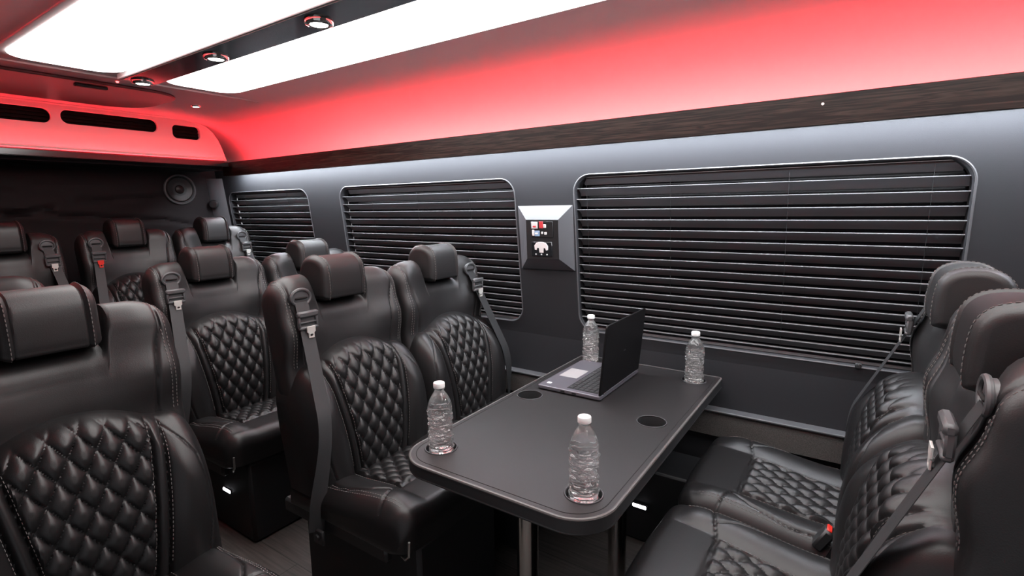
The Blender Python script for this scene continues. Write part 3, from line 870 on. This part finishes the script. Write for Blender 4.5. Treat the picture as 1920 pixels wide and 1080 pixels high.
for lgx, ly in ((-.707, 1.10), (-.603, 1.49)):
    mb = MB(); mb.lathe([(.055, TZ - .046), (.055, TZ - .038), (.026, TZ - .046), (.026, TZ - .050)][::-1] if False else [(.030, .006), (.030, TZ - .046), (.055, TZ - .044), (.055, TZ - .038)], 32, (lgx - cx, ly - cy, 0)); lg = mb.build('leg', M['chrome'], t)
    mb = MB(); mb.lathe([(.060, 0), (.060, .004), (.056, .008), (.032, .012), (.028, .018)], 40, (lgx - cx, ly - cy, 0)); mb.build('floor_flange', M['plastic'], lg)

# ------------------------------------------------------------------ bottles
def bottle_prof():
    P = [(.0005, .006), (.012, .005), (.020, .001), (.027, 0), (.0315, .003), (.0335, .009)]
    z = .012
    while z < .128:
        P.append((.0335 - .0015 * math.sin((z - .012) / .0088 * 2 * PI) - (.0018 * math.exp(-((z - .075) / .018) ** 2)), z)); z += .0012
    P += [(.0338, .130), (.0335, .136), (.0315, .145), (.0275, .156), (.0215, .168), (.0160, .176), (.0135, .180), (.0128, .184), (.0128, .1865), (.0155, .187), (.0155, .189), (.0126, .1895), (.0126, .197)]
    return P
def wob(a, z, r):
    if .010 < z < .130: return .0014 * math.sin(5 * a + 220 * z) + .0011 * math.sin(3 * a - 340 * z)
    if .130 <= z < .17: return .0005 * math.sin(8 * a)
    return 0
def make_bottle():
    t = thing('water_bottle', '', 'bottle', group='clear water bottles on the table')
    MB().lathe(bottle_prof(), 64, wob=wob).build('bottle_body', M['bottle'], t)
    mb = MB(); n = 60; pr = [(.0150, .1900), (.0153, .1905), (.0153, .2015), (.0146, .2040), (.0005, .2045)]
    mb.lathe(pr, n, wob=lambda a, z, r: .0004 * (1 if int(a / (2 * PI) * 60 + .5) % 2 else -1) if r > .0152 else 0, cap=False); mb.build('cap', M['cap'], t)
    return t
bt = make_bottle()
blabels = ['clear water bottle at the left front corner of the table, by the aisle seat', 'clear water bottle nearest the viewer, on the right front corner of the table',
           'clear water bottle behind the open laptop by the window wall', 'clear water bottle at the back right corner of the table, right of the laptop']
TZB = TZ + .001
for i, (lab, (x, y, z)) in enumerate(zip(blabels, [(-.930, 1.005, TZ - .014), (-.492, 1.008, TZ - .014), (-.930, 1.960, TZ + .0003), (-.492, 1.945, TZ - .014)])):
    o = bt if i == 0 else copy_tree(bt); o['label'] = lab; o.location = (x, y, z); o.rotation_euler = (0, 0, i * 1.3)
# bottles in a holder stand on a rubber insert
for i, (a, b) in enumerate((cups[0], cups[1], cups[4])):
    mb = MB(); mb.lathe([(.039, -.030), (.039, -.0145), (.0005, -.0145)], 32, (a - cx, b - cy, TZ), cap=False); mb.build('rubber_insert', M['base'], t)

# ------------------------------------------------------------------ laptop
LX0, LX1, LY0, LY1 = -.950, -.700, 1.553, 1.918
t = thing('laptop', 'open laptop with dark lid and grey keyboard deck on the table', 'laptop', ((LX0 + LX1) / 2, (LY0 + LY1) / 2, TZ + .001))
lx, ly = t.location.x, t.location.y; HXl, HYl = (LX1 - LX0) / 2, (LY1 - LY0) / 2
curve_plate('base', [rrect(-HXl, HXl, -HYl, HYl, .008, 5)], .014, .003, M['laptop'], t, Matrix.Translation((0, 0, .009)))
for sx in (-1, 1):
    for sy in (-1, 1): MB().box((sx * .09, sy * .14, .001), (.02, .012, .002)).build('foot', M['base'], t)
DZ = .0162
MB().box((-.068, 0, DZ), (.075, .105, .0012), ch=.0004).build('touchpad', M['touch'], t)
mb = MB(); mb.box((.045, 0, DZ - .0002), (.120, .320, .0008)); kb = mb.build('keyboard', M['base'], t)
mb = MB(); cols_ = 15
for r in range(6):
    kx = .098 - r * .0198; k = 0; y = -.155
    while k < cols_:
        wk = .0172
        if r == 5 and k == 4: wk = .0172 + .0205 * 4
        mb.box((kx, y + wk / 2 + .001, DZ + .0012), (.0165 if r else .011, wk, .0022), ch=.0007); y += wk + .0035; k += 1 if wk < .03 else 5
mb.build('keys', M['key'], kb)
MB().box((-.095, -.145, DZ + .0002), (.016, .014, .0006)).build('sticker', M['label_w'], t)
for k in range(2): MB().box((-.02 + k * .045, -HYl - .0002, .009), (.016, .002, .005)).build('port', M['black'], t)
tilt = Matrix.Rotation(math.radians(5.5), 4, 'Y')
hz = Matrix.Translation((HXl - .004, 0, .016)) @ tilt @ Matrix(((0, 0, 1, 0), (1, 0, 0, 0), (0, 1, 0, 0), (0, 0, 0, 1)))
LH = .252
ld = curve_plate('lid', [rrect(-HYl, HYl, .002, LH, (.012, .012, .004, .004), 6)], .007, .002, M['lid'], t, hz)
curve_plate('screen', [rrect(-HYl + .008, HYl - .008, .016, LH - .008, .002, 3)], .0012, .0002, M['screen'], ld, Matrix.Translation((-.0042, 0, 0)) @ hz)
mb = MB(); mb.tube([(HXl - .004, -HYl + .03, .017), (HXl - .004, HYl - .03, .017)], .005, 10); mb.build('hinge', M['laptop'], t)
mb = MB(); mb.box((0, 0, 0), (.0006, .02, .006)); em = mb.build('badge', M['key'], ld); em.matrix_local = hz @ Matrix.Translation((0, .125, .0038)) @ Matrix(((0, 1, 0, 0), (0, 0, 1, 0), (1, 0, 0, 0), (0, 0, 0, 1)))

# ------------------------------------------------------------------ control panel between the windows
t = thing('control_panel', 'grey wall panel with switches and a white socket cover, between two blinds', 'control panel', (-1.178, 0, 1.18))
def wpt(x, z, d): return (x + 1.178, WY(z) - d, z - 1.18)
oc = [(-1.308, 1.306), (-1.030, 1.306), (-1.034, 1.022), (-1.309, 1.018)]
ic = [(-1.236, 1.245), (-1.075, 1.245), (-1.079, 1.076), (-1.243, 1.072)]
D = .058
mb = MB()
vs = [wpt(x, z, -.002) for x, z in oc] + [wpt(x, z, .006) for x, z in oc] + [wpt(x, z, D) for x, z in ic]
fs = []
for r in (0, 1):
    for k in range(4): l = (k + 1) % 4; fs.append((r * 4 + k, r * 4 + l, r * 4 + 4 + l, r * 4 + 4 + k))
mb.add(vs, fs); h = mb.build('housing', M['satin'], t, smooth=False)
mb = MB(); mb.add([wpt(x, z, D) for x, z in ic] + [wpt(x, z, D - .004) for x, z in ic], [(0, 1, 2, 3), (4, 5, 6, 7)] + [(k, (k + 1) % 4, 4 + (k + 1) % 4, 4 + k) for k in range(4)]); mb.build('faceplate', M['plastic'], t, smooth=False)
def face_box(x0, x1, z0, z1, d, m, name, par, r=.002):
    zc = (z0 + z1) / 2; mb = MB()
    mb.box((( x0 + x1) / 2 + 1.178, (WY(zc) - D - d / 2), zc - 1.18), (abs(x1 - x0), d, abs(z1 - z0)), Matrix.Rotation(math.radians(6.2), 3, 'X'), ch=r)
    return mb.build(name, m, par)
# rocker switches and their white, red and blue labels
sw = face_box(-1.212, -1.100, 1.168, 1.238, .003, M['base'], 'switch_plate', t)
for (x0, x1, z0, z1, mm) in ((-1.208, -1.176, 1.207, 1.236, 'label_w'), (-1.168, -1.148, 1.209, 1.238, 'label_r'), (-1.147, -1.134, 1.211, 1.226, 'label_w'),
                             (-1.206, -1.194, 1.176, 1.202, 'label_w'), (-1.193, -1.168, 1.174, 1.198, 'label_b'), (-1.160, -1.150, 1.184, 1.194, 'label_w'), (-1.144, -1.132, 1.181, 1.193, 'label_w')):
    face_box(x0, x1, z0, z1, .005, M[mm], 'switch_label', sw, .001)
face_box(-1.200, -1.184, 1.212, 1.220, .0062, M['label_r'], 'switch_label', sw, .001); face_box(-1.190, -1.176, 1.182, 1.189, .0062, M['label_w'], 'switch_label', sw, .001)
so = face_box(-1.214, -1.110, 1.085, 1.150, .004, M['gloss'], 'socket_plate', t)
zc = 1.128
pts2 = [(-.033, -.014), (-.034, .004), (-.024, .017), (-.008, .021), (.008, .021), (.024, .017), (.034, .004), (.033, -.014), (.024, -.016), (.020, -.006), (.012, -.006), (.010, -.026), (-.010, -.026), (-.012, -.006), (-.020, -.006), (-.024, -.016)]
curve_plate('socket_cover', [pts2], .004, .001, M['label_w'], so, Matrix.Translation((-1.163 + 1.178, WY(zc) - D - .005, zc - 1.18)) @ Matrix.Rotation(math.radians(90 + 6.2), 4, 'X'))
for k in range(3): face_box(-1.196 + k * .028, -1.189 + k * .028, 1.091, 1.097, .0055, M['label_w'], 'status_dot', so, .001)
